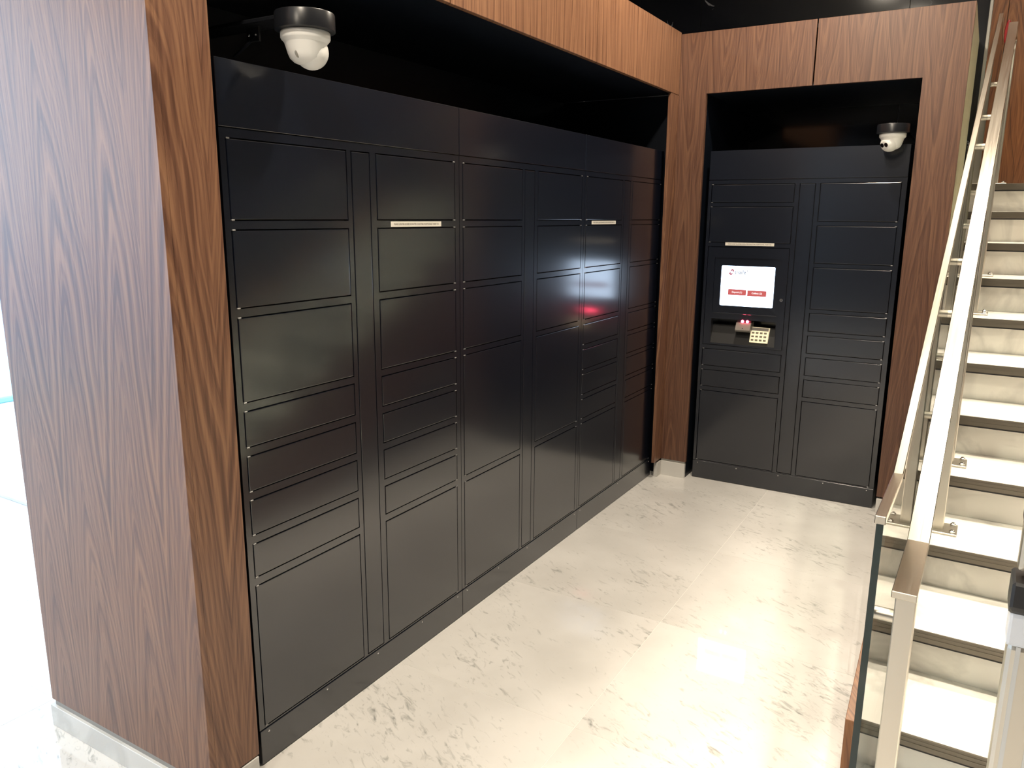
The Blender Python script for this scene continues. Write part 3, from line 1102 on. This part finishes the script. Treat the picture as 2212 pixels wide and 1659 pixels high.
bm = bmesh.new()
box(bm, -0.0175, 0.0175, -0.026, 0.026, 0, 1)
POST_X = -0.0705
bm.free()
POSTS = [(1.512, 0.0, False)] + [(2.956 + dk * SG, SR * (k + 1), True) for k, dk in ((2, 0), (3, 1), (6, 4), (7, 5), (10, 8))]
bm = bmesh.new()
cyl(bm, (GX1, 0, 0), (-0.088, 0, 0), 0.0125, 20)
for v in bm.verts:
    v.co.x -= POST_X
so_me = mesh('standoff', bm, M_STEELP, True)
bm = bmesh.new()
lathe(bm, [(0.0095, 0.0), (0.0095, 0.006), (0.006, 0.008), (0.0055, 0.011), (0.0, 0.012)], 6)
bolt_me = mesh('bolt', bm, M_CHROME)
for i, (yp, zb_, plate) in enumerate(POSTS):
    zt_ = zrail(min(max(yp, YE), 5.57)) - 0.014 - (0.012 if plate else 0.0)
    bm = bmesh.new()
    box(bm, POST_X - 0.0175, POST_X + 0.0175, -0.025, 0.025, zb_ + 0.001, zt_)
    for v in bm.verts:
        v.co.x -= POST_X
    bevel(bm, 0.002)
    if plate:
        # sloped head that meets the rail
        box(bm, -0.0175, 0.0175, -0.022, 0.022, zt_ - 0.002, zt_ + 0.004)
    p = link('post', mesh('post', bm, M_STEELP), bal, (lx(POST_X), ly(yp), 0))
    if plate:
        obj_pl = obox('base_plate', (-0.075, 0.060, -0.053, 0.053, zb_, zb_ + 0.008), M_STEELP, p, bev=0.0015)
        for bx in (-0.062, 0.045):
            for by in (-0.038, 0.038):
                link('bolt', bolt_me, p, (bx, by, zb_ + 0.008))
        for dz in (0.25, 0.60):
            link('standoff', so_me, p, (0, 0, zrail(yp) - dz))
    else:
        obox('base_plate', (-0.060, 0.060, -0.053, 0.053, 0.0, 0.008), M_STEELP, p, bev=0.0015)
        for zz in (0.800, 0.30):
            link('standoff', so_me, p, (0, 0, zz))

# slim red oval disc on the walnut wall above the landing
bm = bmesh.new()
lathe(bm, [(0.0, 0.0), (0.016, 0.001), (0.019, 0.006), (0.019, 0.022), (0.0, 0.022)], 24)
for v in bm.verts:
    v.co = Vector((v.co.x, -0.022 + v.co.z, v.co.y * 4.0))
tag(link('wall_disc', mesh('wall_disc', bm, M_REDF, True), None, (1.556, 5.10, 2.735)), 'slim red oval disc on the walnut wall above the stair landing', 'fixture')

# ------------------------------------------------------------------ floor stand at the foot of the stairs
st = tag(empty('floor_stand', (1.732, 0.03, 0)), 'silver telescopic floor stand with black clamp at the foot of the stairs', 'stand')
bm = bmesh.new()
lathe(bm, [(0.0, 0.0), (0.15, 0.0), (0.15, 0.008), (0.14, 0.014), (0.0, 0.016)], 40)
link('base_disc', mesh('base_disc', bm, M_ALU, True), st)
bm = bmesh.new()
box(bm, -0.045, 0.045, -0.022, 0.022, 0.014, 0.906)
bevel(bm, 0.014, 3)
link('lower_tube', mesh('lower_tube', bm, M_STEELP), st)
bm = bmesh.new()
for xx in (-0.030, 0.0, 0.030):
    box(bm, xx - 0.003, xx + 0.003, -0.0245, -0.020, 0.02, 0.90)
link('groove_rib', mesh('groove_rib', bm, M_ALU), st)
bm = bmesh.new()
box(bm, -0.047, 0.047, -0.026, 0.026, 0.900, 0.956)
bevel(bm, 0.004, 2)
link('sleeve', mesh('sleeve', bm, M_SLEEVE), st)
bm = bmesh.new()
prism(bm, [(-0.034, 0.962), (-0.034, 1.004), (0.034, 1.004), (0.034, 0.962), (0.024, 0.950), (-0.024, 0.950)], -0.050, 0.052)
bevel(bm, 0.004)
link('clamp', mesh('clamp', bm, M_BLKP), st)
bm = bmesh.new()
box(bm, -0.030, 0.050, -0.020, 0.020, 1.003, 1.018)
link('clamp_neck', mesh('clamp_neck', bm, M_BLKP), st)
bm = bmesh.new()
box(bm, -0.046, 0.046, -0.016, 0.016, 1.016, 1.094)
bevel(bm, 0.007, 2)
link('upper_tube', mesh('upper_tube', bm, M_STEELP), st)
bm = bmesh.new()
box(bm, -0.047, 0.047, -0.018, 0.018, 1.092, 1.105)
bevel(bm, 0.002)
link('end_cap', mesh('end_cap', bm, M_BLKP), st)
